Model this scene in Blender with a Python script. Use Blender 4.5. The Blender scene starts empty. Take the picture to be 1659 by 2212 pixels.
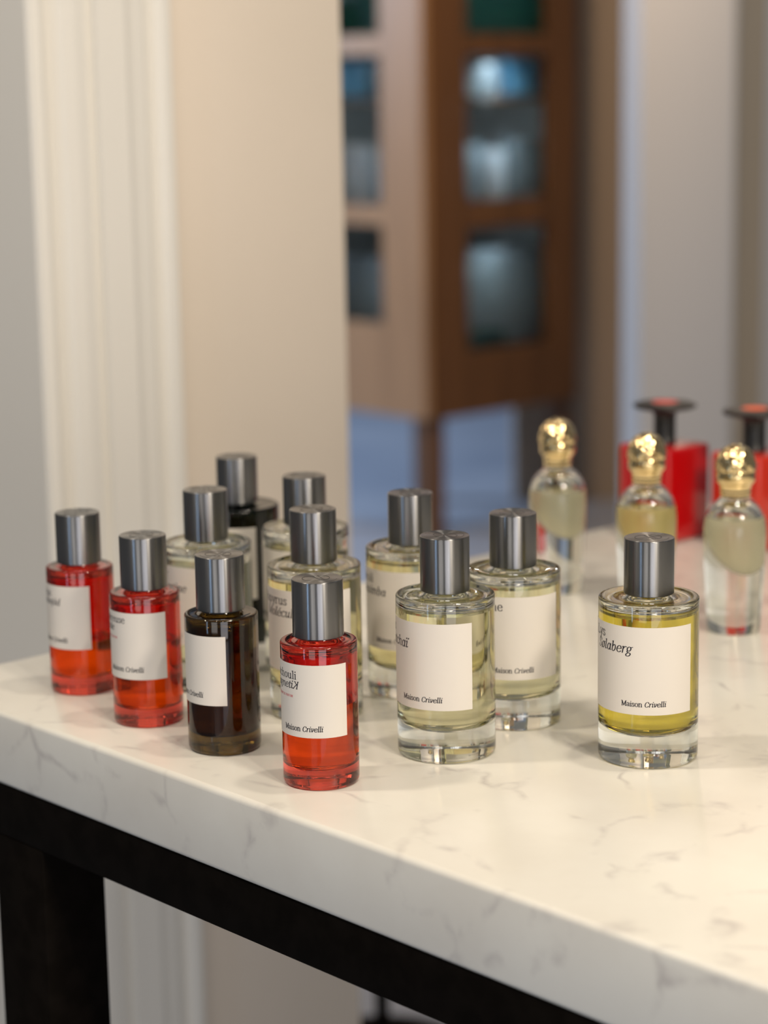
import bpy, bmesh, math, random
from mathutils import Vector, Matrix

random.seed(7)
S = bpy.context.scene
C = S.collection
MM = 0.001
TOPZ = 0.900                                   # height of the counter top (m)

# ------------------------------------------------------------------ camera
PITCH, ROLL = 0.19725, -0.01723
CAMH = TOPZ + 0.38016
cd = bpy.data.cameras.new('camera')
cam = bpy.data.objects.new('camera', cd)
C.objects.link(cam)
cp, sp, cr, sr = math.cos(PITCH), math.sin(PITCH), math.cos(ROLL), math.sin(ROLL)
fw = Vector((0, cp, -sp)); up0 = Vector((0, sp, cp)); rt0 = Vector((1, 0, 0))
rt = cr * rt0 + sr * up0
up = -sr * rt0 + cr * up0
cam.matrix_world = Matrix(((rt.x, up.x, -fw.x, 0), (rt.y, up.y, -fw.y, 0), (rt.z, up.z, -fw.z, CAMH), (0, 0, 0, 1)))
cd.sensor_fit = 'VERTICAL'; cd.sensor_height = 36; cd.sensor_width = 27
cd.lens = 77.09
cd.clip_start = 0.05; cd.clip_end = 60
cd.dof.use_dof = True
cd.dof.focus_distance = 1.190
cd.dof.aperture_fstop = 5.2
S.camera = cam

# ------------------------------------------------------------------ colour, world, render settings
S.view_settings.view_transform = 'Standard'
S.view_settings.look = 'None'
S.view_settings.exposure = 0.0
S.view_settings.gamma = 1.0
S.view_settings.use_curve_mapping = False
S.cycles.use_denoising = True
S.cycles.max_bounces = 28
S.cycles.transmission_bounces = 24
S.cycles.glossy_bounces = 10
S.cycles.diffuse_bounces = 5
S.cycles.transparent_max_bounces = 16
S.cycles.caustics_reflective = True
S.cycles.caustics_refractive = True
S.cycles.blur_glossy = 0.6
S.cycles.sample_clamp_indirect = 6.0

w = bpy.data.worlds.new('room_light'); S.world = w; w.use_nodes = True
bg = w.node_tree.nodes['Background']
bg.inputs[0].default_value = (0.80, 0.78, 0.76, 1)
bg.inputs[1].default_value = 0.17

def area_light(name, loc, target, size, power, col, sy=None):
    l = bpy.data.lights.new(name, 'AREA'); l.energy = power; l.color = col
    l.shape = 'RECTANGLE' if sy else 'DISK'; l.size = size
    if sy: l.size_y = sy
    o = bpy.data.objects.new(name, l); C.objects.link(o); o.location = loc
    o.rotation_euler = (Vector(target) - Vector(loc)).to_track_quat('-Z', 'Y').to_euler()
    return o

WARM = (1.0, 0.875, 0.715)
COOL = (0.62, 0.78, 1.0)
# ceiling downlights over and around the counter, window daylight, and unseen fill lights added in front
area_light('ceiling_and_fill_light', (-1.02, 1.12, 2.62), (0.05, 1.15, 0.9), 0.16, 12, WARM)
area_light('ceiling_and_fill_light', (1.05, -0.35, 2.45), (0.0, 1.35, 0.95), 0.35, 30, WARM)
area_light('ceiling_and_fill_light', (0.75, -0.55, 2.75), (0.0, 1.3, 0.9), 0.10, 14, WARM)
area_light('ceiling_and_fill_light', (0.22, -0.60, 2.70), (0.0, 1.3, 0.9), 0.06, 3, WARM)
area_light('ceiling_and_fill_light', (0.45, 1.20, 2.70), (0.2, 1.2, 0.9), 0.10, 8, WARM)  # fill added overhead to brighten the marble top
area_light('ceiling_and_fill_light', (-0.35, 0.45, 2.70), (0.0, 1.3, 0.9), 0.06, 3, WARM)
area_light('window_daylight', (-1.75, -0.75, 1.25), (0, 1.3, 1.0), 0.16, 4, (.45, .68, 1.0), 1.6)
area_light('front_fill_light', (0.8, -2.6, 0.8), (0, 1.6, 0.6), 1.5, 24, (0.96, 0.95, 1.0), 1.5)  # unseen low fill, added to lift the wall under the slab
area_light('front_fill_light', (-1.2, -2.4, 0.9), (-0.1, 1.5, 0.6), 1.2, 12, (1.0, 0.95, 0.89), 1.3)  # second unseen fill, added for the slab front and casing
area_light('ceiling_and_fill_light', (0.1, 3.9, 2.8), (0.2, 6.0, 0.9), 0.4, 52, (1.0, 0.72, 0.45))
area_light('window_daylight', (-2.6, 6.9, 2.2), (0.0, 7.2, 0.0), 1.2, 150, COOL, 1.6)
area_light('ceiling_and_fill_light', (1.2, 2.7, 2.8), (0.75, 4.6, 1.2), 0.5, 10, (0.93, 0.97, 1.0))

# ------------------------------------------------------------------ materials
def mat(name, col=(.8, .8, .8), rough=.5, metal=0, trans=0, ior=1.5, spec=.5, coat=0):
    m = bpy.data.materials.new(name); m.use_nodes = True
    b = m.node_tree.nodes['Principled BSDF']
    b.inputs['Base Color'].default_value = (*col, 1)
    b.inputs['Roughness'].default_value = rough
    b.inputs['Metallic'].default_value = metal
    b.inputs['Transmission Weight'].default_value = trans
    b.inputs['IOR'].default_value = ior
    b.inputs['Specular IOR Level'].default_value = spec
    b.inputs['Coat Weight'].default_value = coat
    return m

def nodes(m): return m.node_tree.nodes, m.node_tree.links, m.node_tree.nodes['Principled BSDF']

def add_noise_colour(m, c1, c2, scale=6, detail=4, vec_scale=(1, 1, 1), lo=.4, hi=.6, bump=0.0):
    n, l, b = nodes(m)
    tc = n.new('ShaderNodeTexCoord'); mp = n.new('ShaderNodeMapping'); mp.inputs['Scale'].default_value = vec_scale
    nz = n.new('ShaderNodeTexNoise'); nz.inputs['Scale'].default_value = scale; nz.inputs['Detail'].default_value = detail
    r = n.new('ShaderNodeValToRGB')
    r.color_ramp.elements[0].position = lo; r.color_ramp.elements[0].color = (*c1, 1)
    r.color_ramp.elements[1].position = hi; r.color_ramp.elements[1].color = (*c2, 1)
    l.new(tc.outputs['Object'], mp.inputs[0]); l.new(mp.outputs[0], nz.inputs['Vector'])
    l.new(nz.outputs['Fac'], r.inputs[0]); l.new(r.outputs[0], b.inputs['Base Color'])
    if bump:
        bp = n.new('ShaderNodeBump'); bp.inputs['Strength'].default_value = bump; bp.inputs['Distance'].default_value = .001
        l.new(nz.outputs['Fac'], bp.inputs['Height']); l.new(bp.outputs[0], b.inputs['Normal'])
    return m

# clear and tinted glass, glass-to-liquid boundaries, liquid surfaces
def glass(name, col): return mat(name, col, 0.0, 0, 1, 1.5)
G_CLEAR = glass('clear_glass', (.93, .945, .88))
G_RED = glass('red_glass', (.78, .075, .045))
G_AMBER = glass('brown_glass', (.13, .075, .012))
G_GREEN = glass('dark_green_glass', (.002, .006, .002))
def liquid(name, col, ro=0.0, tr=1.0): return mat(name, col, ro, 0, tr, 1.5 / 1.36)
def surface(name, col): return mat(name, col, 0.0, 0, 1, 1.36)

M_CAP = mat('gunmetal_cap', (.25, .25, .253), .42, 1.0)
n, l, b = nodes(M_CAP)
tc = n.new('ShaderNodeTexCoord'); mp = n.new('ShaderNodeMapping'); mp.inputs['Scale'].default_value = (1, 1, .012)
nz = n.new('ShaderNodeTexNoise'); nz.inputs['Scale'].default_value = 900; nz.inputs['Detail'].default_value = 3
mr = n.new('ShaderNodeMapRange'); mr.inputs['To Min'].default_value = .22; mr.inputs['To Max'].default_value = .40
l.new(tc.outputs['Object'], mp.inputs[0]); l.new(mp.outputs[0], nz.inputs['Vector']); l.new(nz.outputs['Fac'], mr.inputs[0]); l.new(mr.outputs[0], b.inputs['Roughness'])
bp = n.new('ShaderNodeBump'); bp.inputs['Strength'].default_value = .10; bp.inputs['Distance'].default_value = .0002
l.new(nz.outputs['Fac'], bp.inputs['Height']); l.new(bp.outputs[0], b.inputs['Normal'])
tg = n.new('ShaderNodeTangent'); tg.direction_type = 'RADIAL'; tg.axis = 'Z'
l.new(tg.outputs[0], b.inputs['Tangent']); b.inputs['Anisotropic'].default_value = .93; b.inputs['Anisotropic Rotation'].default_value = .25
M_ENGR = mat('engraved_metal', (.07, .07, .07), .5, .8)
M_CHROME = mat('chrome', (.85, .85, .86), .08, 1.0)
M_TUBE = mat('spray_tube', (.9, .9, .88), .15, 0, .85, 1.45)
M_PAPER = mat('label_paper', (.70, .655, .595), .6)
M_INK = mat('black_ink', (.012, .010, .018), .6)
M_INKR = mat('red_ink', (.62, .05, .07), .6)
M_GOLD = mat('polished_gold', (.88, .68, .36), .06, 1.0)
M_BLACK = mat('satin_black_plastic', (.008, .008, .008), .35)
M_REDBOX = mat('red_lacquered_glass', (.46, .003, .005), .12, coat=.6)
M_ORBOX = mat('orange_lacquered_glass', (.52, .022, .006), .12, coat=.6)
M_REDIN = mat('red_inlay', (.62, .07, .06), .4)
M_ORIN = mat('orange_inlay', (.78, .12, .035), .4)
M_FRAME = add_noise_colour(mat('black_powder_coat', (.012, .011, .010), .6, spec=.03), (.004, .003, .0022), (.006, .0045, .0035), 60)
M_WALL = add_noise_colour(mat('beige_plaster', (.62, .52, .42), .75), (.70, .615, .515), (.73, .64, .54), 2.5)
M_CASE = mat('cream_gloss_paint', (.76, .735, .68), .38)
M_FLOOR = add_noise_colour(mat('polished_grey_floor', (.3, .31, .34), .25), (.26, .29, .36), (.34, .37, .44), 1.2)
M_OAK_SHADE = add_noise_colour(mat('brown_oak_shaded', (.20, .085, .03), .42), (.080, .034, .011), (.135, .058, .019), 9, 5, (3, 3, .25), .3, .7, .2)  # cabinet oak with the shade of its right face in the colour
M_OAK_LIT = add_noise_colour(mat('brown_oak_lit', (.36, .21, .13), .45), (.25, .148, .078), (.33, .20, .108), 9, 5, (3, 3, .25), .3, .7, .2)  # same oak, paler: light on the left face put into the colour
M_PANE = mat('cabinet_pane', (.9, .95, .95), .02, 0, 1, 1.1)
M_TAUPE = mat('taupe_wall_paint', (.29, .23, .18), .7)
M_GREYW = mat('pale_grey_paint', (.46, .45, .455), .6)
M_BEIGE2 = mat('stone_beige_paint', (.34, .28, .21), .7)
M_LEFTW = mat('grey_green_paint', (.17, .178, .145), .7)
M_PANEL = mat('cabinet_lining', (.42, .43, .43), .6)
M_FAR = mat('blue_grey_paint', (.20, .23, .29), .7)

# marble: cream body, sparse soft veins and short grey flecks
M_MARBLE = mat('veined_marble', (.8, .77, .73), .22)
n, l, b = nodes(M_MARBLE)
tc = n.new('ShaderNodeTexCoord')
n1 = n.new('ShaderNodeTexNoise'); n1.inputs['Scale'].default_value = 4.5; n1.inputs['Detail'].default_value = 5
mx = n.new('ShaderNodeMixRGB'); mx.inputs[0].default_value = .20
l.new(tc.outputs['Object'], n1.inputs['Vector']); l.new(tc.outputs['Object'], mx.inputs[1]); l.new(n1.outputs['Color'], mx.inputs[2])
v1 = n.new('ShaderNodeTexVoronoi'); v1.feature = 'DISTANCE_TO_EDGE'; v1.inputs['Scale'].default_value = 15
l.new(mx.outputs[0], v1.inputs['Vector'])
rv = n.new('ShaderNodeValToRGB'); rv.color_ramp.elements[0].position = 0.0; rv.color_ramp.elements[0].color = (1, 1, 1, 1)
rv.color_ramp.elements[1].position = .055; rv.color_ramp.elements[1].color = (0, 0, 0, 1)
l.new(v1.outputs['Distance'], rv.inputs[0])
n2 = n.new('ShaderNodeTexNoise'); n2.inputs['Scale'].default_value = 38; n2.inputs['Detail'].default_value = 4
l.new(tc.outputs['Object'], n2.inputs['Vector'])
r2 = n.new('ShaderNodeValToRGB'); r2.color_ramp.elements[0].position = .47; r2.color_ramp.elements[0].color = (0, 0, 0, 1)
r2.color_ramp.elements[1].position = .68; r2.color_ramp.elements[1].color = (1, 1, 1, 1)
l.new(n2.outputs['Fac'], r2.inputs[0])
mu = n.new('ShaderNodeMath'); mu.operation = 'MULTIPLY'
l.new(rv.outputs[0], mu.inputs[0]); l.new(r2.outputs[0], mu.inputs[1])
n3 = n.new('ShaderNodeTexNoise'); n3.inputs['Scale'].default_value = 9; n3.inputs['Detail'].default_value = 6
l.new(tc.outputs['Object'], n3.inputs['Vector'])
r3 = n.new('ShaderNodeValToRGB'); r3.color_ramp.elements[0].position = .35; r3.color_ramp.elements[0].color = (.72, .69, .625, 1)
r3.color_ramp.elements[1].position = .62; r3.color_ramp.elements[1].color = (.79, .77, .705, 1)
l.new(n3.outputs['Fac'], r3.inputs[0])
mc = n.new('ShaderNodeMixRGB'); mc.inputs[2].default_value = (.56, .53, .50, 1)
l.new(mu.outputs[0], mc.inputs[0]); l.new(r3.outputs[0], mc.inputs[1]); l.new(mc.outputs[0], b.inputs['Base Color'])

# ------------------------------------------------------------------ object helpers
def link(name, me, mats, parent=None, loc=None, rz=0):
    o = bpy.data.objects.new(name, me); C.objects.link(o)
    for m in (mats if isinstance(mats, (list, tuple)) else [mats]):
        me.materials.append(m)
    if parent: o.parent = parent
    if loc: o.location = loc
    if rz: o.rotation_euler.z = rz
    return o

def tag(o, label=None, cat=None, group=None, kind=None):
    if label: o['label'] = label
    if cat: o['category'] = cat
    if group: o['group'] = group
    if kind: o['kind'] = kind
    return o

def thing(name, label, cat, loc=(0, 0, 0), rz=0, group=None):
    o = bpy.data.objects.new(name, None); C.objects.link(o); o.location = loc; o.rotation_euler.z = rz
    o.empty_display_size = .02
    return tag(o, label, cat, group)

def smooth(me, ang=35):
    me.polygons.foreach_set('use_smooth', [True] * len(me.polygons))
    if hasattr(me, 'set_sharp_from_angle'): me.set_sharp_from_angle(angle=math.radians(ang))

def lathe(prof, seg=96, ang=35, mat_idx=None, flip=False, closed=False):
    """prof: list of (r, z) in mm, from bottom axis to top; returns a mesh in metres."""
    me = bpy.data.meshes.new('lathe'); vs = []; rings = []
    for r, z in prof:
        if r < 1e-4:
            rings.append([len(vs)]); vs.append((0, 0, z * MM))
        else:
            rings.append(list(range(len(vs), len(vs) + seg)))
            vs += [(r * MM * math.cos(2 * math.pi * k / seg), r * MM * math.sin(2 * math.pi * k / seg), z * MM) for k in range(seg)]
    fs = []; mi = []
    pairs = list(zip(range(len(rings) - 1), range(1, len(rings))))
    if closed: pairs.append((len(rings) - 1, 0))
    for q, (i, j) in enumerate(pairs):
        a, b_ = rings[i], rings[j]
        for k in range(seg):
            k2 = (k + 1) % seg
            if len(a) == 1 and len(b_) == 1: continue
            if len(a) == 1: f = (a[0], b_[k2], b_[k])
            elif len(b_) == 1: f = (a[k], a[k2], b_[0])
            else: f = (a[k], a[k2], b_[k2], b_[k])
            fs.append(f[::-1] if flip else f); mi.append(mat_idx[q] if mat_idx else 0)
    me.from_pydata(vs, [], fs)
    me.polygons.foreach_set('material_index', mi)
    smooth(me, ang); me.update()
    return me

def join_mesh(a, b_):
    bm = bmesh.new(); bm.from_mesh(a); bm.from_mesh(b_)
    bm.to_mesh(a); bm.free(); bpy.data.meshes.remove(b_)
    smooth(a); return a

def arc(cx, cz, r, a0, a1, n=6):
    return [(cx + r * math.cos(math.radians(a0 + (a1 - a0) * i / n)), cz + r * math.sin(math.radians(a0 + (a1 - a0) * i / n))) for i in range(n + 1)]

def box_mesh(x0, x1, y0, y1, z0, z1, bevel=0, seg=3):
    bm = bmesh.new(); bmesh.ops.create_cube(bm, size=1)
    for v in bm.verts:
        v.co = Vector((x0 if v.co.x < 0 else x1, y0 if v.co.y < 0 else y1, z0 if v.co.z < 0 else z1))
    if bevel: bmesh.ops.bevel(bm, geom=bm.edges[:], offset=bevel, segments=seg, affect='EDGES', profile=.5)
    me = bpy.data.meshes.new('box'); bm.to_mesh(me); bm.free()
    if bevel: smooth(me, 30)
    return me

def prism(pts, z0, z1):
    """pts: closed counter-clockwise plan outline (m)."""
    k = len(pts); me = bpy.data.meshes.new('prism')
    vs = [(x, y, z0) for x, y in pts] + [(x, y, z1) for x, y in pts]
    fs = [tuple(range(k))[::-1], tuple(range(k, 2 * k))] + [(i, (i + 1) % k, k + (i + 1) % k, k + i) for i in range(k)]
    me.from_pydata(vs, [], fs); me.update(); return me

# the building and the counter share these two plan directions
TA = math.radians(-47.35)
E1 = Vector((math.cos(TA), math.sin(TA), 0)); E2 = Vector((-E1.y, E1.x, 0))
CORNER = Vector((-0.30444, 1.36905, 0))
def UV(u, v, z=0): return CORNER + E1 * u + E2 * v + Vector((0, 0, z))

# ------------------------------------------------------------------ setting
def struct(name, me, m, loc=None, rz=0): return tag(link(name, me, m, None, loc, rz), kind='structure')
struct('floor', box_mesh(-6, 6, -3, 11, -.05, 0), M_FLOOR)
# plaster pier behind the counter, its face parallel to the counter's left end
WG = -0.350
struct('wall_back', box_mesh(WG - .22, WG, .480, .6925, 0, 3.2, .002), M_WALL, (CORNER.x, CORNER.y, 0), TA)
# moulded door casing on the pier's left edge
prof = [(0, 0), (0, 20), (2, 24), (11, 25), (15, 22), (18, 14), (27, 12), (31, 17), (35, 21), (46, 23), (58, 22), (61, 17), (63.5, 15), (66, 18), (68, 23.5),
        (98, 23.5), (101, 21.5), (106, 20), (120, 19), (123, 15), (127, 11.5), (134, 11), (137, 15), (141, 18), (149, 18), (152, 14), (155, 9), (158, 8), (158, 0)]
CAS0 = .329
pts = [(WG + y * MM, CAS0 + x * MM) for x, y in prof] 
pts = pts + [(WG - .22, CAS0 + .158), (WG - .22, CAS0)]
struct('trim_1', prism(pts, 0, 3.2), M_CASE, (CORNER.x, CORNER.y, 0), TA)
# room beyond the opening on the left
struct('wall_left', box_mesh(-2.6, -.2, 3.6, 3.75, 0, 3.2), M_LEFTW)
# rear room: taupe return wall, pale grey pillar, beige door lining, far wall
struct('wall_right', box_mesh(.40, 3.2, 6.55, 6.7, 0, 3.2), M_TAUPE)
struct('wall_far', box_mesh(-4, 5, 9.6, 9.8, 0, 3.4), M_FAR)
struct('wall_pillar', box_mesh(.522, .712, 4.40, 4.75, 0, 3.2, .012), M_GREYW)
struct('trim_2', box_mesh(.714, .79, 4.52, 4.75, 0, 3.2, .006), M_BEIGE2)
struct('wall_side', box_mesh(.79, 2.2, 4.60, 4.75, 0, 3.2), M_GREYW)

# ------------------------------------------------------------------ counter: marble slab and black frame
slab = box_mesh(0, 1.75, 0, .86, -.0475, 0, .0035, 4)
tag(link('marble_top', slab, M_MARBLE, None, (CORNER.x, CORNER.y, TOPZ), TA),
    'thick cream marble slab with faint grey veins carrying all the bottles', 'counter top')
fr = thing('table_frame', 'black metal frame with square legs under the marble slab', 'table frame', (CORNER.x, CORNER.y, 0), TA)
ZT = TOPZ - .0475
link('front_rail', box_mesh(.083, 1.66, .001, .046, ZT - .0335, ZT, .0012, 2), M_FRAME, fr)
link('side_rail', box_mesh(.083, .128, .046, .80, ZT - .0335, ZT, .0012, 2), M_FRAME, fr)
link('back_rail', box_mesh(.083, 1.66, .80, .845, ZT - .0335, ZT, .0012, 2), M_FRAME, fr)
for (x, y) in ((.083, .001), (1.61, .001), (1.61, .80)):
    link('leg', box_mesh(x, x + .0525, y, y + .0455, 0, ZT - .0335, .0012, 2), M_FRAME, fr)

# ------------------------------------------------------------------ lettering: a small broad-nib serif alphabet
def cat(ps, n=7):
    out = []
    P = [ps[0]] + list(ps) + [ps[-1]]
    for i in range(1, len(P) - 2):
        p0, p1, p2, p3 = P[i - 1], P[i], P[i + 1], P[i + 2]
        for k in range(n):
            t = k / n
            out.append(tuple(.5 * ((2 * p1[j]) + (-p0[j] + p2[j]) * t + (2 * p0[j] - 5 * p1[j] + 4 * p2[j] - p3[j]) * t * t + (-p0[j] + 3 * p1[j] - 3 * p2[j] + p3[j]) * t ** 3) for j in (0, 1)))
    out.append(tuple(ps[-1])); return out
X, AS, CP, DS = .48, .74, .67, -.22
def oval(cx, cy, rx, ry): return [(cx + rx * math.sin(2 * math.pi * k / 20), cy + ry * math.cos(2 * math.pi * k / 20)) for k in range(21)]
def sf(x, y, w_=.064): return [(x - w_, y), (x + w_, y)]
def fl(x, y, w_=.09): return [(x - w_, y - .035), (x, y)]
def cv(*p): return cat(p)
GU = {
 'a': (.46, [cv((.07, .38), (.13, .46), (.23, .48), (.32, .42), (.34, .32), (.34, .08), (.38, .02), (.45, .02)), cv((.34, .28), (.20, .26), (.08, .20), (.07, .08), (.16, .0), (.27, .03), (.34, .11))]),
 'b': (.54, [[(.12, AS), (.12, .02)], fl(.12, AS), oval(.29, .24, .17, .24)]),
 'c': (.44, [cv((.38, .38), (.32, .46), (.23, .48), (.10, .40), (.06, .24), (.11, .07), (.24, .0), (.34, .03), (.40, .10))]),
 'e': (.47, [cv((.07, .26), (.39, .27), (.38, .38), (.32, .46), (.23, .48), (.11, .41), (.06, .24), (.11, .07), (.24, .0), (.35, .03), (.41, .10))]),
 'h': (.56, [[(.12, AS), (.12, 0)], fl(.12, AS), cv((.12, .34), (.22, .45), (.32, .48), (.41, .41), (.42, .30), (.42, 0)), sf(.12, 0), sf(.42, 0)]),
 'i': (.27, [[(.14, X), (.14, 0)], fl(.14, X), sf(.14, 0), [(.13, .655), (.145, .665)]]),
 'l': (.27, [[(.14, AS), (.14, 0)], fl(.14, AS), sf(.14, 0)]),
 'm': (.83, [[(.12, X), (.12, 0)], fl(.12, X), cv((.12, .34), (.20, .45), (.29, .48), (.37, .41), (.38, .30), (.38, 0)), cv((.38, .34), (.47, .45), (.56, .48), (.66, .41), (.67, .30), (.67, 0)), sf(.12, 0), sf(.39, 0), sf(.68, 0)]),
 'n': (.56, [[(.12, X), (.12, 0)], fl(.12, X), cv((.12, .34), (.22, .45), (.32, .48), (.41, .41), (.42, .30), (.42, 0)), sf(.12, 0), sf(.42, 0)]),
 'o': (.51, [oval(.255, .24, .19, .24)]),
 'p': (.55, [[(.12, X), (.12, DS)], fl(.12, X), oval(.30, .24, .175, .24), sf(.12, DS)]),
 'r': (.40, [[(.12, X), (.12, 0)], fl(.12, X), cv((.12, .30), (.20, .44), (.29, .48), (.37, .45)), sf(.13, 0, .1)]),
 's': (.39, [cv((.32, .37), (.29, .45), (.20, .48), (.10, .45), (.08, .36), (.14, .28), (.26, .22), (.32, .13), (.28, .03), (.17, 0), (.08, .04), (.05, .12))]),
 't': (.34, [cv((.15, .62), (.15, .12), (.18, .02), (.25, .0), (.33, .04)), [(.04, .46), (.31, .46)]]),
 'u': (.56, [cv((.12, .47), (.12, .18), (.14, .06), (.23, 0), (.33, .03), (.42, .14)), [(.42, .48), (.42, 0)], fl(.12, X), fl(.42, X), [(.42, .01), (.50, .01)]]),
 'y': (.50, [[(.08, .47), (.26, .02)], cv((.43, .47), (.26, .02), (.18, -.17), (.10, -.22), (.03, -.19)), sf(.09, X), sf(.42, X, .07)]),
 'v': (.50, [[(.08, .47), (.25, .02)], [(.42, .47), (.25, .02)], sf(.09, X), sf(.42, X, .07)]),
 'M': (.82, [[(.14, 0), (.14, CP)], [(.14, CP), (.40, .04)], [(.40, .04), (.67, CP)], [(.68, CP), (.68, 0)], sf(.13, 0), sf(.68, 0), sf(.10, CP, .06), sf(.72, CP, .06)]),
 'L': (.54, [[(.15, CP), (.15, 0)], sf(.15, CP), [(.06, 0), (.48, 0)], [(.48, .02), (.49, .15)]]),
 'B': (.58, [[(.15, CP), (.15, 0)], cv((.06, CP), (.30, CP), (.43, .58), (.42, .43), (.30, .36), (.15, .36)), cv((.28, .36), (.45, .31), (.50, .18), (.44, .05), (.28, 0), (.06, 0))]),
 'P': (.55, [[(.15, CP), (.15, 0)], cv((.06, CP), (.30, CP), (.46, .60), (.47, .42), (.34, .31), (.15, .30)), sf(.15, 0)]),
 'T': (.58, [[(.29, CP), (.29, 0)], [(.04, CP), (.54, CP)], [(.04, CP), (.04, .53)], [(.54, CP), (.54, .53)], sf(.29, 0)]),
 'N': (.70, [[(.12, 0), (.12, CP)], [(.12, CP), (.58, .02)], [(.58, .02), (.58, CP)], sf(.12, 0, .07), sf(.09, CP, .06), sf(.58, CP, .07)]),
 'A': (.64, [[(.31, CP), (.07, 0)], [(.31, CP), (.56, 0)], [(.16, .22), (.46, .22)], sf(.07, 0, .06), sf(.56, 0, .06)]),
 'H': (.70, [[(.14, CP), (.14, 0)], [(.56, CP), (.56, 0)], [(.14, .35), (.56, .35)], sf(.14, CP), sf(.56, CP), sf(.14, 0), sf(.56, 0)]),
 'K': (.62, [[(.15, CP), (.15, 0)], [(.15, .30), (.49, CP)], [(.26, .40), (.55, 0)], sf(.15, CP), sf(.15, 0), sf(.49, CP, .06), sf(.55, 0, .06)]),
 'S': (.50, [cv((.40, .50), (.38, .63), (.26, .68), (.13, .64), (.09, .52), (.16, .41), (.31, .32), (.42, .20), (.37, .05), (.23, 0), (.11, .04), (.07, .17))]),
 'C': (.60, [cv((.50, .50), (.48, .61), (.35, .68), (.18, .63), (.08, .46), (.08, .24), (.16, .07), (.32, 0), (.46, .04), (.53, .16))]),
 'D': (.66, [[(.15, CP), (.15, 0)], cv((.06, CP), (.30, CP), (.50, .60), (.58, .36), (.52, .12), (.32, 0), (.06, 0))]),
 'E': (.54, [[(.12, CP), (.12, 0)], [(.12, CP), (.46, CP)], [(.12, .35), (.38, .35)], [(.12, 0), (.48, 0)]]),
 'X': (.58, [[(.08, CP), (.50, 0)], [(.50, CP), (.08, 0)]]),
 'R': (.58, [[(.12, CP), (.12, 0)], cv((.12, CP), (.30, CP), (.43, .58), (.42, .43), (.30, .34), (.12, .34)), [(.28, .34), (.50, 0)]]),
 'I': (.26, [[(.13, CP), (.13, 0)]]),
 'F': (.50, [[(.12, CP), (.12, 0)], [(.12, CP), (.46, CP)], [(.12, .35), (.38, .35)]]),
 'U': (.64, [cv((.12, CP), (.12, .22), (.18, .05), (.32, 0), (.46, .05), (.52, .22), (.52, CP))]),
 ' ': (.24, []),
}
# italic forms (sheared when set)
GI = dict(GU)
GI.update({
 'a': (.50, [oval(.22, .24, .15, .24), cv((.38, .48), (.38, .10), (.41, .02), (.48, .04))]),
 'b': (.49, [cv((.10, AS), (.10, .14), (.15, .02), (.25, 0), (.37, .12), (.38, .32), (.32, .46), (.22, .47), (.12, .34)), fl(.10, AS, .07)]),
 'h': (.51, [[(.10, AS), (.10, 0)], fl(.10, AS, .07), cv((.10, .30), (.20, .44), (.30, .48), (.37, .40), (.37, .12), (.41, .02), (.48, .05))]),
 'i': (.26, [cv((.04, .43), (.11, .47), (.11, .10), (.15, .01), (.23, .06)), [(.115, .655), (.13, .665)]]),
 'j': (.26, [cv((.04, .45), (.13, .47), (.13, -.08), (.08, -.20), (-.03, -.22)), [(.135, .655), (.15, .665)]]),
 'l': (.26, [cv((.11, AS), (.11, .10), (.15, .01), (.23, .06)), fl(.11, AS, .07)]),
 'm': (.76, [[(.10, X), (.10, 0)], fl(.10, X, .07), cv((.10, .30), (.19, .44), (.28, .48), (.34, .40), (.34, 0)), cv((.34, .30), (.44, .44), (.54, .48), (.61, .40), (.61, .12), (.65, .02), (.72, .05))]),
 'n': (.51, [[(.10, X), (.10, 0)], fl(.10, X, .07), cv((.10, .30), (.20, .44), (.30, .48), (.37, .40), (.37, .12), (.41, .02), (.48, .05))]),
 'r': (.37, [[(.10, X), (.10, 0)], fl(.10, X, .07), cv((.10, .28), (.18, .43), (.27, .48), (.34, .45))]),
 'u': (.52, [cv((.05, .45), (.11, .47), (.10, .14), (.14, .02), (.24, .02), (.37, .20)), cv((.37, .48), (.37, .10), (.41, .01), (.49, .05))]),
 'v': (.46, [cv((.05, .45), (.11, .46), (.17, .02), (.30, .18), (.38, .36), (.36, .47))]),
 'd': (.50, [oval(.22, .24, .15, .24), cv((.38, AS), (.38, .10), (.41, .02), (.48, .04)), fl(.38, AS, .07)]),
 'g': (.47, [oval(.21, .32, .14, .16), cv((.12, .19), (.09, .10), (.20, .05), (.34, .01), (.37, -.10), (.27, -.21), (.12, -.21), (.04, -.13), (.10, -.02), (.20, .03)), [(.32, .44), (.45, .48)]]),
 'o': (.47, [oval(.23, .24, .165, .24)]),
 'ø': (.47, [oval(.23, .24, .165, .24), [(.05, -.03), (.41, .51)]]),
 't': (.32, [cv((.13, .62), (.12, .12), (.15, .01), (.22, .0), (.30, .06)), [(.03, .46), (.29, .46)]]),
})
def with_accent(base, kind):
    adv, st = base
    cx = adv / 2 - .01
    st = [s for s in st if not (len(s) == 2 and s[0][1] > .64 and abs(s[0][1] - s[1][1]) < .02 and s[1][0] - s[0][0] < .03)]
    if kind == 'ac': st = st + [[(cx, .58), (cx + .10, .70)]]
    if kind == 'di': st = st + [[(cx - .09, .655), (cx - .075, .665)], [(cx + .10, .655), (cx + .115, .665)]]
    return adv, st
for GG in (GU, GI):
    GG['é'] = with_accent(GG['e'], 'ac'); GG['á'] = with_accent(GG['a'], 'ac'); GG['ï'] = with_accent(GG['i'], 'di')
# a mirrored capital K
aw, kst = GU['K']
GI['ꓘ'] = (aw, [[(aw - x, y) for x, y in s] for s in kst])

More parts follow.
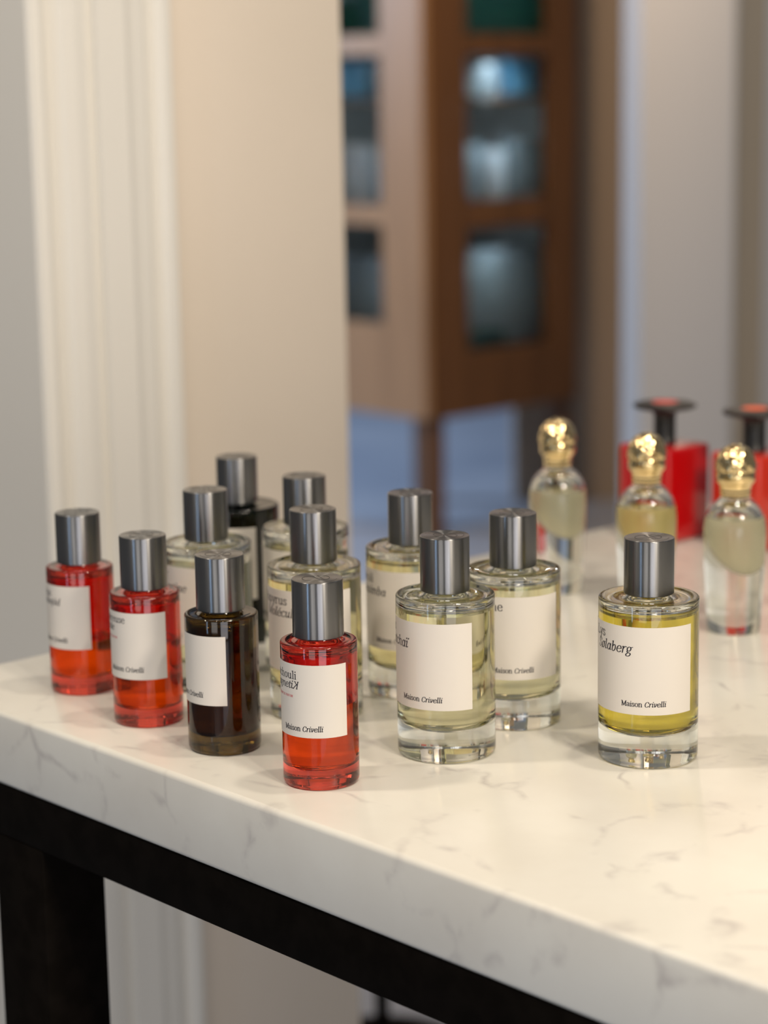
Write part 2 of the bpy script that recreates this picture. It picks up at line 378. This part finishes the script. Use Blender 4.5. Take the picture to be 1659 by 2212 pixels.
def set_text(runs, em, width=None, bold=1.0):
    """runs: [(text, italic)], returns polygons in mm with the origin at the left of the baseline, and the width."""
    polys = []; x = 0
    hw, hh = .050 * bold, .024 * bold
    for txt, it in runs:
        GG = GI if it else GU
        for ch in txt:
            adv, st = GG[ch]
            for s in st:
                dot = len(s) == 2 and abs(s[0][0] - s[1][0]) < .02 and abs(s[0][1] - s[1][1]) < .02
                rx, ry = (.062, .062) if dot else (hw, hh)
                for (ax, ay), (bx, by) in zip(s[:-1], s[1:]):
                    dx, dy = bx - ax, by - ay
                    L = math.hypot(dx, dy)
                    if L < 1e-6: continue
                    # support point of the elliptical nib across the stroke
                    nx, ny = -dy / L, dx / L
                    q = math.sqrt((rx * nx) ** 2 + (ry * ny) ** 2)
                    ox, oy = rx * rx * nx / q, ry * ry * ny / q
                    polys.append([(ax - ox, ay - oy), (bx - ox, by - oy), (bx + ox, by + oy), (ax + ox, ay + oy)])
                for (ax, ay) in s[::3] + [s[-1]]:
                    polys.append([(ax + rx * math.cos(t * math.pi / 4), ay + ry * math.sin(t * math.pi / 4)) for t in range(8)])
            polys_new = []
            polys[:] = polys
            for p in polys:
                if isinstance(p, list):
                    polys_new.append(tuple(((px_ + (.21 * py_ if it else 0)) + x, py_) for px_, py_ in p))
                else: polys_new.append(p)
            polys = polys_new
            x += adv
    W = x * em; sx = em * (width / W if width else 1)
    return [[(px_ * sx, py_ * em) for px_, py_ in p] for p in polys], (width or W)

def wrap_text(polys, W, R, ang_end, z0):
    """wrap onto a cylinder of radius R (mm); the right end of the line sits at ang_end (degrees, 0 = -Y side)."""
    me = bpy.data.meshes.new('lettering'); vs = []; fs = []
    for p in polys:
        b0 = len(vs)
        for x, y in p:
            a = math.radians(ang_end) + (x - W) / R
            vs.append((R * MM * math.sin(a), -R * MM * math.cos(a), (z0 + y) * MM))
        fs.append(tuple(range(b0, len(vs))))
    me.from_pydata(vs, [], fs); me.update(); return me

# ------------------------------------------------------------------ the round perfume bottles
def body_mesh(R, H, wall, zc0, zc1, level):
    """outer skin + the cavity wall above the liquid; returns glass mesh and liquid mesh."""
    outer = [(0, 1.6), (R * .45, 1.5), (R * .70, 1.0), (R - 3.4, .15), (R - 2.4, 0), (R - 1.3, .25), (R - .5, 1.0), (R, 2.6)]
    outer += [(R, H * k / 6) for k in range(1, 6)]
    outer += arc(R - 1.3, H - 1.3, 1.3, 0, 90, 6)
    outer += [(R - 3.4, H - .15), (R - 6, H - .55), (13.2, H - .45), (11.4, H + .2), (10.4, H + .9), (8.2, H + 1.0), (8.2, H + 3.0), (0, H + 3.0)]
    me = lathe(outer, 96)
    rc = R - wall
    low = [(0, zc0)] + [(rc * math.sin(math.radians(t)) ** .8 if t else 0, zc0 + (R * (.40 if R > 25 else .24)) * (1 - math.cos(math.radians(t)))) for t in (12, 25, 38, 50, 62, 74, 84, 90)]
    low += [(rc, level)]
    # cavity above the liquid (normals point into the cavity)
    rcor = 4.0
    upc = [(rc, level)] + arc(rc - rcor, zc1 - rcor, rcor, 0, 90, 6) + [(0, zc1)]
    cav = lathe(upc, 96, flip=True)
    me = join_mesh(me, cav)
    liq = lathe(low, 96, flip=True, mat_idx=[0] * (len(low) - 1))
    top = lathe([(rc, level), (rc - 1.2, level - .35), (0, level - .4)], 96, mat_idx=[1, 1])
    bm = bmesh.new(); bm.from_mesh(liq); bm.from_mesh(top); bm.to_mesh(liq); bm.free(); bpy.data.meshes.remove(top)
    smooth(liq)
    return me, liq

def label_mesh(R, a0, a1, z0, z1, seg=60):
    me = bpy.data.meshes.new('label'); vs = []; fs = []
    for i in range(seg + 1):
        a = math.radians(a0 + (a1 - a0) * i / seg)
        for r in (R + .03, R + .16):
            for z in (z0, z1): vs.append((r * MM * math.sin(a), -r * MM * math.cos(a), z * MM))
    for i in range(seg):
        a, b_ = 4 * i, 4 * (i + 1)
        fs += [(a + 2, b_ + 2, b_ + 3, a + 3), (a, a + 1, b_ + 1, b_), (a + 3, b_ + 3, b_ + 1, a + 1), (a + 2, a, b_, b_ + 2)]
    fs += [(0, 2, 3, 1), (4 * seg + 1, 4 * seg + 3, 4 * seg + 2, 4 * seg)]
    me.from_pydata(vs, [], fs); me.update(); smooth(me, 40); return me

def engraving_mesh(z, spin):
    """circled monogram cut into the cap top: thin strokes lying on the metal."""
    me = bpy.data.meshes.new('engraving'); vs = []; fs = []
    def stroke(ps, w_):
        for (ax, ay), (bx, by) in zip(ps[:-1], ps[1:]):
            L = math.hypot(bx - ax, by - ay)
            if L < 1e-6: continue
            ox, oy = -(by - ay) / L * w_, (bx - ax) / L * w_
            b0 = len(vs)
            for x, y in ((ax - ox, ay - oy), (bx - ox, by - oy), (bx + ox, by + oy), (ax + ox, ay + oy)):
                c_, s_ = math.cos(spin), math.sin(spin)
                vs.append(((x * c_ - y * s_) * MM, (x * s_ + y * c_) * MM, z * MM))
            fs.append((b0, b0 + 1, b0 + 2, b0 + 3))
    stroke([(6.2 * math.cos(math.radians(t)) - 2.0, 6.2 * math.sin(math.radians(t))) for t in range(60, 301, 12)], .20)
    stroke([(-.4, 5.6), (-.4, -5.6)], .20)
    stroke([(2.2, 5.4), (2.2, -5.4)], .20)
    stroke([(2.2 + 4.6 * math.sin(math.radians(t)), 5.4 * math.cos(math.radians(t))) for t in range(0, 181, 12)], .20)
    stroke([(10.9 * math.cos(math.radians(t)), 10.9 * math.sin(math.radians(t))) for t in range(-150, -29, 10)], .12)
    me.from_pydata(vs, [], fs); me.update(); return me

SM = dict(R=21.03, H=80.05, capz=82.3, caph=31.5, wall=2.7, zc0=8.5, zc1=76.0, lz0=30.0, lz1=70.4)
LG = dict(R=28.08, H=92.7, capz=94.3, caph=31.5, wall=3.3, zc0=14.5, zc1=88.2, lz0=31.3, lz1=80.9)
LIQ = {
 'orange': (liquid('orange_perfume', (1.0, .90, .02)), surface('orange_perfume_surface', (.95, .40, .05))),
 'brown': (liquid('brown_perfume', (.28, .13, .02)), surface('brown_perfume_surface', (.55, .28, .08))),
 'pale': (liquid('pale_perfume', (.93, .90, .66)), surface('pale_perfume_surface', (.95, .93, .75))),
 'straw': (liquid('straw_perfume', (.93, .84, .48)), surface('straw_perfume_surface', (.94, .87, .55))),
 'yellow': (liquid('yellow_perfume', (.80, .66, .10)), surface('yellow_perfume_surface', (.92, .82, .22))),
 'green': (liquid('dark_perfume', (.1, .14, .05)), surface('dark_perfume_surface', (.1, .14, .05))),
}
cap_cache = {}
def round_bottle(x, y, size, gmat, liq, level, lab, lines, label, spin=0.4, group=None):
    d = SM if size == 's' else LG
    X0, Y0 = x * MM, y * MM
    face = math.atan2(X0, Y0)                      # 0 degrees of the label map faces the camera position
    t = thing('perfume_bottle', label, 'perfume bottle', (X0, Y0, TOPZ), -face, group)
    gm, lm = body_mesh(d['R'], d['H'], d['wall'], d['zc0'], d['zc1'], level)
    gb = link('glass_body', gm, gmat, t)
    link('perfume_liquid', lm, list(LIQ[liq]), t)
    if size not in cap_cache:
        z0, h = d['capz'], d['caph']
        cm = lathe([(0, z0 + 1.5), (12.4, z0 + 1.5), (12.8, z0), (13.6, z0), (14, z0 + .4), (14, z0 + h - .7), (13.85, z0 + h - .2), (13.5, z0 + h), (12.6, z0 + h - .05), (0, z0 + h - .05)], 96, 25)
        H_ = d['H']
        col = lathe([(9.9, H_ + .75), (11.2, H_ + .75), (11.9, H_ + 1.3), (12.0, H_ + 2.0), (11.2, H_ + 2.6), (9.9, H_ + 2.6)], 64, 40, closed=True)
        tb = lathe([(0, d['zc0'] + 5), (1.15, d['zc0'] + 5), (1.15, d['zc1'] - .02), (0, d['zc1'] - .02)], 20)
        cap_cache[size] = (cm, col, tb)
        for me_, m_ in ((cm, M_CAP), (col, M_CHROME), (tb, M_TUBE)): me_.materials.append(m_)
    cm, col, tb = cap_cache[size]
    def lk(nm, me_, par):
        o = bpy.data.objects.new(nm, me_); C.objects.link(o); o.parent = par; return o
    co = lk('cap', cm, t)
    link('engraving', engraving_mesh(d['capz'] + d['caph'] + .01, spin), M_ENGR, co)
    lk('neck_collar', col, t)
    lo = link('label', label_mesh(d['R'], lab[0], lab[1], d['lz0'], d['lz1']), M_PAPER, t)
    for runs, em, width, a_end, z, ink, bold in lines:
        polys, W = set_text(runs, em, width, bold)
        link('lettering', wrap_text(polys, W, d['R'] + .20, a_end, z), ink, lo)
    return t

def brand(a_end, z, w_=25): return ([('Maison ', False), ('Crivelli', True)], 4.25, w_, a_end, z, M_INK, 1.3)
def ln(txt, it, em, a_end, z, width=None): return ([(txt, it)], em, width, a_end, z, M_INK, 1.0)
def red(a_end, z): return ([('EXTRAIT DE PARFUM', False)], 1.9, 15.5, a_end, z, M_INKR, 1.1)

GRP = None
# front row, along the counter's edge
round_bottle(-192.6, 1349.6, 's', G_RED, 'orange', 34, (-120, 14.7), [ln('Mahajád', True, 6.0, -38.5, 58.0), ln('Hibiscus', False, 6.0, -60, 63.2), brand(-26.6, 34.3)],
             'red glass perfume bottle at the far left end, nearest the counter corner', .2)
round_bottle(-144.1, 1277.0, 's', G_RED, 'orange', 51, (-120, 33.5), [ln('Tubéreuse', False, 6.0, -35.3, 64.0), ln('Astrale', True, 6.0, -62, 58.8), red(-53.5, 54.0), brand(-5.9, 34.6)],
             'red glass perfume bottle lettered euse, between another red one and the brown one', .9)
round_bottle(-94.3, 1219.3, 's', G_AMBER, 'brown', 60, (-125, 5.4), [brand(-33.5, 34.4)],
             'dark brown glass perfume bottle with a mostly blank white label', -.5)
round_bottle(-36.8, 1154.4, 's', G_RED, 'orange', 46, (-115, 42.6), [ln('Patchouli', False, 6.0, -35.5, 62.1), ln('Magnetiꓘ', True, 6.0, -33.0, 56.8), red(-43, 51.8), brand(3.5, 33.5, 24.4)],
             'red glass perfume bottle lettered houli in small black type, nearest the counter edge', .35)
# middle row
round_bottle(-112.5, 1355.6, 'l', G_CLEAR, 'pale', 80, (-115, 32), [ln('Fleur', False, 7.4, -60, 73), ln('Diamantine', True, 7.4, -29, 65.3), brand(-38, 35.8)],
             'clear perfume bottle tucked behind the second red bottle and the brown one', .1)
round_bottle(-42.7, 1286.9, 'l', G_CLEAR, 'straw', 85, (-110, 48.4), [ln('Papyrus', False, 7.4, -36.0, 72.2), ln('Moléculaire', True, 7.4, -4, 64.8), brand(2, 35.8)],
             'clear perfume bottle lettered yrus, directly behind the front red bottle', 1.2)
round_bottle(33.7, 1204.4, 'l', G_CLEAR, 'pale', 86, (-118, 31), [ln('Bois', False, 7.4, -79.6, 73), ln('Datchaï', True, 7.9, -48.8, 65.6), brand(-4.8, 35.9, 26)],
             'clear perfume bottle lettered haï, just right of the front red bottle', 2.0)
round_bottle(75.8, 1265.0, 'l', G_CLEAR, 'pale', 86.5, (-90, 62), [ln('Absinthe', False, 7.4, -12.5, 72.8), ln('Boréale', True, 7.4, -32, 65.3), brand(24.5, 35.6)],
             'clear perfume bottle with silver-rimmed cap top, half hidden behind the bottle lettered haï', .7)
round_bottle(146.8, 1189.0, 'l', G_CLEAR, 'yellow', 87.4, (-112, 54.7), [ln('Lys', False, 7.4, -57.0, 73.0), ln('Sølaberg', True, 7.6, -19.0, 66.0), brand(20.1, 36.0, 25.4)],
             'perfume bottle of bright yellow liquid standing alone, lettered ølaberg', .5)
# back row
round_bottle(16.3, 1334.0, 'l', G_CLEAR, 'straw', 87.2, (-110, 50), [ln('Neroli', False, 7.4, -56.0, 72.6), ln('Nasimba', True, 7.4, -34.6, 65.1), brand(0, 35.8)],
             'clear perfume bottle of pale gold liquid behind and left of the haï bottle', 1.6)
round_bottle(-51.5, 1398.5, 'l', G_CLEAR, 'pale', 78, (-115, 14), [brand(-45, 35.8)],
             'clear perfume bottle near the plaster corner, behind the bottle lettered yrus', .3)
round_bottle(-100.3, 1477.0, 'l', G_GREEN, 'green', 70, (-115, 24.5), [],
             'blackish green glass perfume bottle at the very back left', .6)

# ------------------------------------------------------------------ gold-capped bottles
def dome_mesh(r, zc, rows=5):
    """gold ball whose upper half is covered in round hammered dimples."""
    bm = bmesh.new(); bmesh.ops.create_icosphere(bm, subdivisions=5, radius=1)
    cs = []
    for k in range(76):
        z = 1 - 2 * (k + .5) / 76; a = k * 2.39996
        s_ = math.sqrt(1 - z * z); cs.append(Vector((s_ * math.cos(a), s_ * math.sin(a), z)))
    for v in bm.verts:
        nrm = v.co.normalized()
        dmx = max(nrm.dot(c) for c in cs)
        an = math.acos(min(1, dmx))
        v.co = nrm * (r * (1 - .055 * min(1, (an / .21) ** 2)) )
        v.co = Vector((v.co.x * MM, v.co.y * MM, (zc + v.co.z * 1.12) * MM))
        v.co.z = max(v.co.z, 111.8 * MM)
    me = bpy.data.meshes.new('dome'); bm.to_mesh(me); bm.free()
    smooth(me, 60); return me

def gold_meshes(lv):
    R0, R1 = 21.5, 18.5                      # shoulder and base radius
    outer = [(0, .8), (R1 * .7, .6), (R1 - 2.5, 0), (R1 - 1, .3), (R1, 2), (R1 + .4, 12), (R1 + 1.4, 30), (R1 + 2.5, 50), (R0, 66), (R0 - .2, 72)]
    outer += [(R0 - 1.0, 78), (R0 - 3.0, 83.5), (R0 - 6.2, 88), (R0 - 9.6, 91), (R0 - 11.2, 92.5), (9.4, 93.5), (0, 93.5)]
    body = lathe(outer, 72, 50)
    # egg shaped chamber inside the thick glass
    def prof(z):
        zb, zm, zt, rm = 40.0, 73.0, 89.0, 16.6
        if z <= zm: return rm * max(0, 1 - ((zm - z) / (zm - zb)) ** 2.2) ** .55
        return rm * max(0, 1 - ((z - zm) / (zt - zm)) ** 2.4) ** .55
    def lean(me):
        for v in me.vertices:
            z = v.co.z / MM
            v.co.x += MM * .17 * (73 - z) * (1 if z < 73 else .2)
        return me
    zs = [40 + 49 * (.5 - .5 * math.cos(math.pi * k / 34)) for k in range(35)]
    low = [(prof(z), z) for z in zs if z < lv]; low += [(prof(lv), lv)]
    upp = [(prof(lv), lv)] + [(prof(z), z) for z in zs if z > lv]
    low[0] = (0, 40); upp[-1] = (0, 89)
    body = join_mesh(body, lean(lathe(upp, 72, flip=True)))
    liq = lathe(low, 72, flip=True, mat_idx=[0] * (len(low) - 1))
    top = lathe([(prof(lv), lv), (0, lv - .3)], 72, mat_idx=[1])
    bm = bmesh.new(); bm.from_mesh(liq); bm.from_mesh(top); bm.to_mesh(liq); bm.free()
    lean(liq); smooth(liq)
    return body, liq
LIQ['milky'] = (liquid('greenish_perfume', (.82, .78, .60), .42, .5), surface('greenish_perfume_surface', (.9, .9, .7)))
LIQ['golden'] = (liquid('golden_perfume', (.88, .76, .36), .42, .5), surface('golden_perfume_surface', (.9, .8, .4)))
cap_gold = dome_mesh(14.2, 114.3); cap_gold.materials.append(M_GOLD)
band_gold = lathe([(0, 94), (9.8, 94), (10.3, 95), (10.0, 96), (10.6, 97.5), (10.1, 99), (10.8, 100.5), (11.2, 102.5), (12.6, 103.6), (13.2, 104.8), (13.3, 109), (13.0, 111.5), (12.2, 112.5), (0, 112.5)], 64, 35)
band_gold.materials.append(M_GOLD)
def gold_bottle(x, y, lv, liq, label, rz, sc=1.0):
    t = thing('gold_capped_bottle', label, 'perfume bottle', (x * MM, y * MM, TOPZ), rz, None)
    t.scale = (sc, sc, sc)
    b_, lq = gold_meshes(lv)
    link('glass_body', b_, G_CLEAR, t); link('perfume_liquid', lq, list(LIQ[liq]), t)
    for nm, me_ in (('dome_cap', cap_gold), ('cap_band', band_gold)):
        o = bpy.data.objects.new(nm, me_); C.objects.link(o); o.parent = t
    return t
gold_bottle(239.7, 1467.5, 79, 'milky', 'clear gold-capped bottle closest of its kind, at the frame side right of the yellow perfume', 0)
gold_bottle(128.8, 1595.0, 76, 'milky', 'clear gold-capped bottle with pale liquid, standing farthest left of its kind', 0)
gold_bottle(185.8, 1522.0, 77, 'golden', 'gold-capped bottle filled with golden liquid, in front of the red square bottle', 0)

# ------------------------------------------------------------------ square bottles with black mushroom caps
def square_bottle(x, y, m, mi, label, hz=78.0, top=112.5, hw=.0268):
    t = thing('square_perfume_bottle', label, 'perfume bottle', (x * MM, y * MM, TOPZ), TA)
    h = hw
    link('lacquered_body', box_mesh(-h, h, -h, h, 0, hz * MM, .0035, 4), m, t)
    st = lathe([(0, hz - .2), (9.6, hz - .2), (9.8, hz + 1), (9.0, hz + 2), (9.0, top - 13), (9.6, top - 9.5), (12, top - 7), (20, top - 5.6), (24.6, top - 4.8), (26, top - 3.4), (25.6, top - 2), (22, top - .8), (11.4, top), (10.8, top - .5), (0, top - .5)], 80, 40)
    cp_ = link('mushroom_cap', st, M_BLACK, t)
    link('inlay_disc', lathe([(0, top - .5), (10.6, top - .5), (10.6, top + .1), (10.0, top + .4), (0, top + .4)], 48), mi, cp_)
    return t
square_bottle(232.0, 1782, M_REDBOX, M_REDIN, 'bright red square bottle with a flat black mushroom cap and pink-red inlay')
square_bottle(298.5, 1738, M_ORBOX, M_ORIN, 'orange-red square bottle under a black mushroom cap with an orange inlay', hw=.0248)

# ------------------------------------------------------------------ oak display cabinet in the rear room
KC = Vector((0.133, 5.80, 0))
cab = thing('display_cabinet', 'brown oak display cabinet with glazed doors and shelves in the rear room', 'cabinet', KC, TA)
# cabinet local frame: -x runs along the left face, +y along the right face; the near corner is the origin
CW, CD = .545, .60
zb, zt = .372, 2.10
link('back_panel', box_mesh(-CD, -CD + .02, .02, CW, zb, zt), M_PANEL, cab)
area_light('cabinet_fill_light', KC + E1 * -.06 + E2 * .27 + Vector((0, 0, zt - .05)), KC + E1 * -.35 + E2 * .27 + Vector((0, 0, .9)), .05, 9, (.75, .9, 1.0), .35)  # unseen fill added to brighten the cabinet interior
link('side_panel', box_mesh(-CD, 0, CW - .02, CW, zb, zt), M_OAK_SHADE, cab)
link('bottom_panel', box_mesh(-CD, 0, 0, CW, zb, zb + .03), M_OAK_SHADE, cab)
link('top_panel', box_mesh(-CD, 0, 0, CW, zt, zt + .04), M_OAK_SHADE, cab)
for (lx, ly) in ((-.045, 0), (-CD, 0), (-.045, CW - .045), (-CD, CW - .045)):
    link('leg', box_mesh(lx, lx + .045, ly, ly + .045, 0, zb), M_OAK_SHADE, cab)
def zpix(y, Y): # height at depth Y seen at photograph row y (plain pinhole geometry of the room survey)
    return CAMH - Y * math.tan(PITCH + math.atan((y - 1106) / 4737.0))
def door(name, axis, w_, rows, m, st=.085):
    """a glazed door: two stiles and the rails between the panes. axis 'y': right face, 'x': left face."""
    bm = bmesh.new()
    def add(a0, a1, z0, z1, d0=0, d1=.025):
        mm = box_mesh(*( (d0, d1, a0, a1) if axis == 'y' else (-a1, -a0, -d1, -d0) ), z0, z1)
        bm.from_mesh(mm); bpy.data.meshes.remove(mm)
    add(0, st, zb, zt); add(w_ - st, w_, zb, zt)
    prev = zb
    for z0, z1 in rows:
        add(st, w_ - st, prev, z0); prev = z1
    add(st, w_ - st, prev, zt)
    me = bpy.data.meshes.new('door'); bm.to_mesh(me); bm.free()
    o = link(name, me, m, cab)
    for z0, z1 in rows:
        a0, a1 = st - .004, w_ - st + .004
        link('pane', box_mesh(*((.009, .013, a0, a1) if axis == 'y' else (-a1, -a0, -.013, -.009)), z0 - .004, z1 + .004), M_PANE, o)
    return o
rowsR = [(zpix(750, 6.0), zpix(490, 6.0)), (zpix(432, 6.0), zpix(122, 6.0)), (zpix(78, 6.0), zpix(-160, 6.0))]
rowsL = [(zpix(692, 6.0), zpix(482, 6.0)), (zpix(440, 6.0), zpix(118, 6.0)), (zpix(76, 6.0), zpix(-160, 6.0))]
door('right_door', 'y', CW, rowsR, M_OAK_SHADE, .115)
door('left_door', 'x', CD, rowsL, M_OAK_LIT, .158)
M_TEAL = mat('teal_board', (.010, .10, .09), .5)
M_BLUEB = mat('sky_blue_card', (.16, .42, .66), .4)
M_WHITEB = mat('white_card', (.55, .58, .62), .4)
M_TEALD = mat('dark_teal_card', (.012, .045, .045), .5)
M_GREYB2 = mat('blue_grey_card', (.20, .23, .25), .5)
M_GREYB = mat('grey_card', (.20, .24, .27), .5)
SH = [rowsR[0][0] - .02, rowsR[1][0] - .035, zpix(222, 6.0), rowsR[2][0] - .035]
for z_ in SH:
    link('shelf', box_mesh(-CD + .02, -.003, .03, CW - .025, z_, z_ + .012), M_OAK_SHADE, cab)
link('side_lining', box_mesh(-CD + .02, -.03, CW - .024, CW - .0202, zb + .03, zt), M_PANEL, cab)
for k, z_ in enumerate((SH[1], SH[2], SH[3], zt)):
    area_light('cabinet_fill_light', KC + E1 * -.05 + E2 * .27 + Vector((0, 0, z_ - .012)), KC + E1 * -.42 + E2 * .27 + Vector((0, 0, z_ - .35)), .03, (.32, .45, .5, 1.0)[k], (.72, .88, 1.0), .40)  # added fill over each shelf space, brightens the view through the panes
link('teal_panel', box_mesh(-.05, -.04, .03, CW - .03, SH[3] + .012, zt), M_TEAL, cab)
link('teal_panel', box_mesh(-CD + .02, -.17, .15, .16, SH[3] + .012, zt), M_TEAL, cab)
def goods(a, d, w_, h_, k, m, label, dd=.06):
    o = box_mesh(-dd / 2, dd / 2, -w_ / 2, w_ / 2, 0, h_, .004, 2)
    p = KC - E1 * d + E2 * a + Vector((0, 0, SH[k] + .013))
    return tag(link('boxed_perfume', o, m, None, p, TA), label, 'box')
goods(.40, .07, .085, .095, 2, M_BLUEB, 'bright sky blue carton on the upper shelf of the oak cabinet')
goods(.24, .07, .13, .085, 2, M_GREYB2, 'dull blue carton left of the bright one on the oak cabinet shelf')
goods(.20, .07, .085, .17, 1, M_GREYB, 'grey carton behind the middle pane of the oak cabinet, left side')
goods(.305, .07, .055, .15, 1, M_WHITEB, 'slim white carton, middle one of three behind the middle pane')
goods(.42, .07, .11, .18, 1, M_GREYB, 'grey carton behind the middle pane of the oak cabinet, right side')
goods(.335, .11, .33, .265, 0, M_GREYB2, 'wide grey carton behind the lowest pane of the oak cabinet', dd=.12)
goods(.22, .025, .14, .05, 0, M_TEALD, 'low dark teal carton in front of the wide grey one', dd=.04)
goods(.085, .40, .07, .10, 2, M_BLUEB, 'light blue carton on the upper shelf behind the lit-toned oak side door', dd=.14)
goods(.085, .25, .05, .085, 2, M_TEALD, 'dark teal carton on the upper shelf behind the lit-toned oak side door', dd=.08)
goods(.085, .36, .06, .17, 1, M_WHITEB, 'white carton on the second shelf behind the lit-toned oak side door', dd=.10)
goods(.085, .23, .06, .13, 1, M_GREYB, 'grey carton on the second shelf behind the lit-toned oak side door', dd=.07)
goods(.10, .34, .05, .25, 0, M_GREYB2, 'slate grey carton low behind the lit-toned oak side door', dd=.22)

# slim black stand whose pole shows under the counter
ps = thing('metal_stand', 'thin black metal stand glimpsed under the counter beyond the plaster pier', 'stand', (-.0135, 2.70, 0))
link('pole', lathe([(0, 12), (9.5, 12), (9.5, 600), (0, 600)], 32), M_FRAME, ps)
link('base_plate', lathe([(0, 0), (120, 0), (122, 4), (120, 12), (0, 12)], 48), M_FRAME, ps)
link('top_plate', lathe([(0, 600), (90, 600), (92, 604), (90, 610), (0, 610)], 48), M_FRAME, ps)
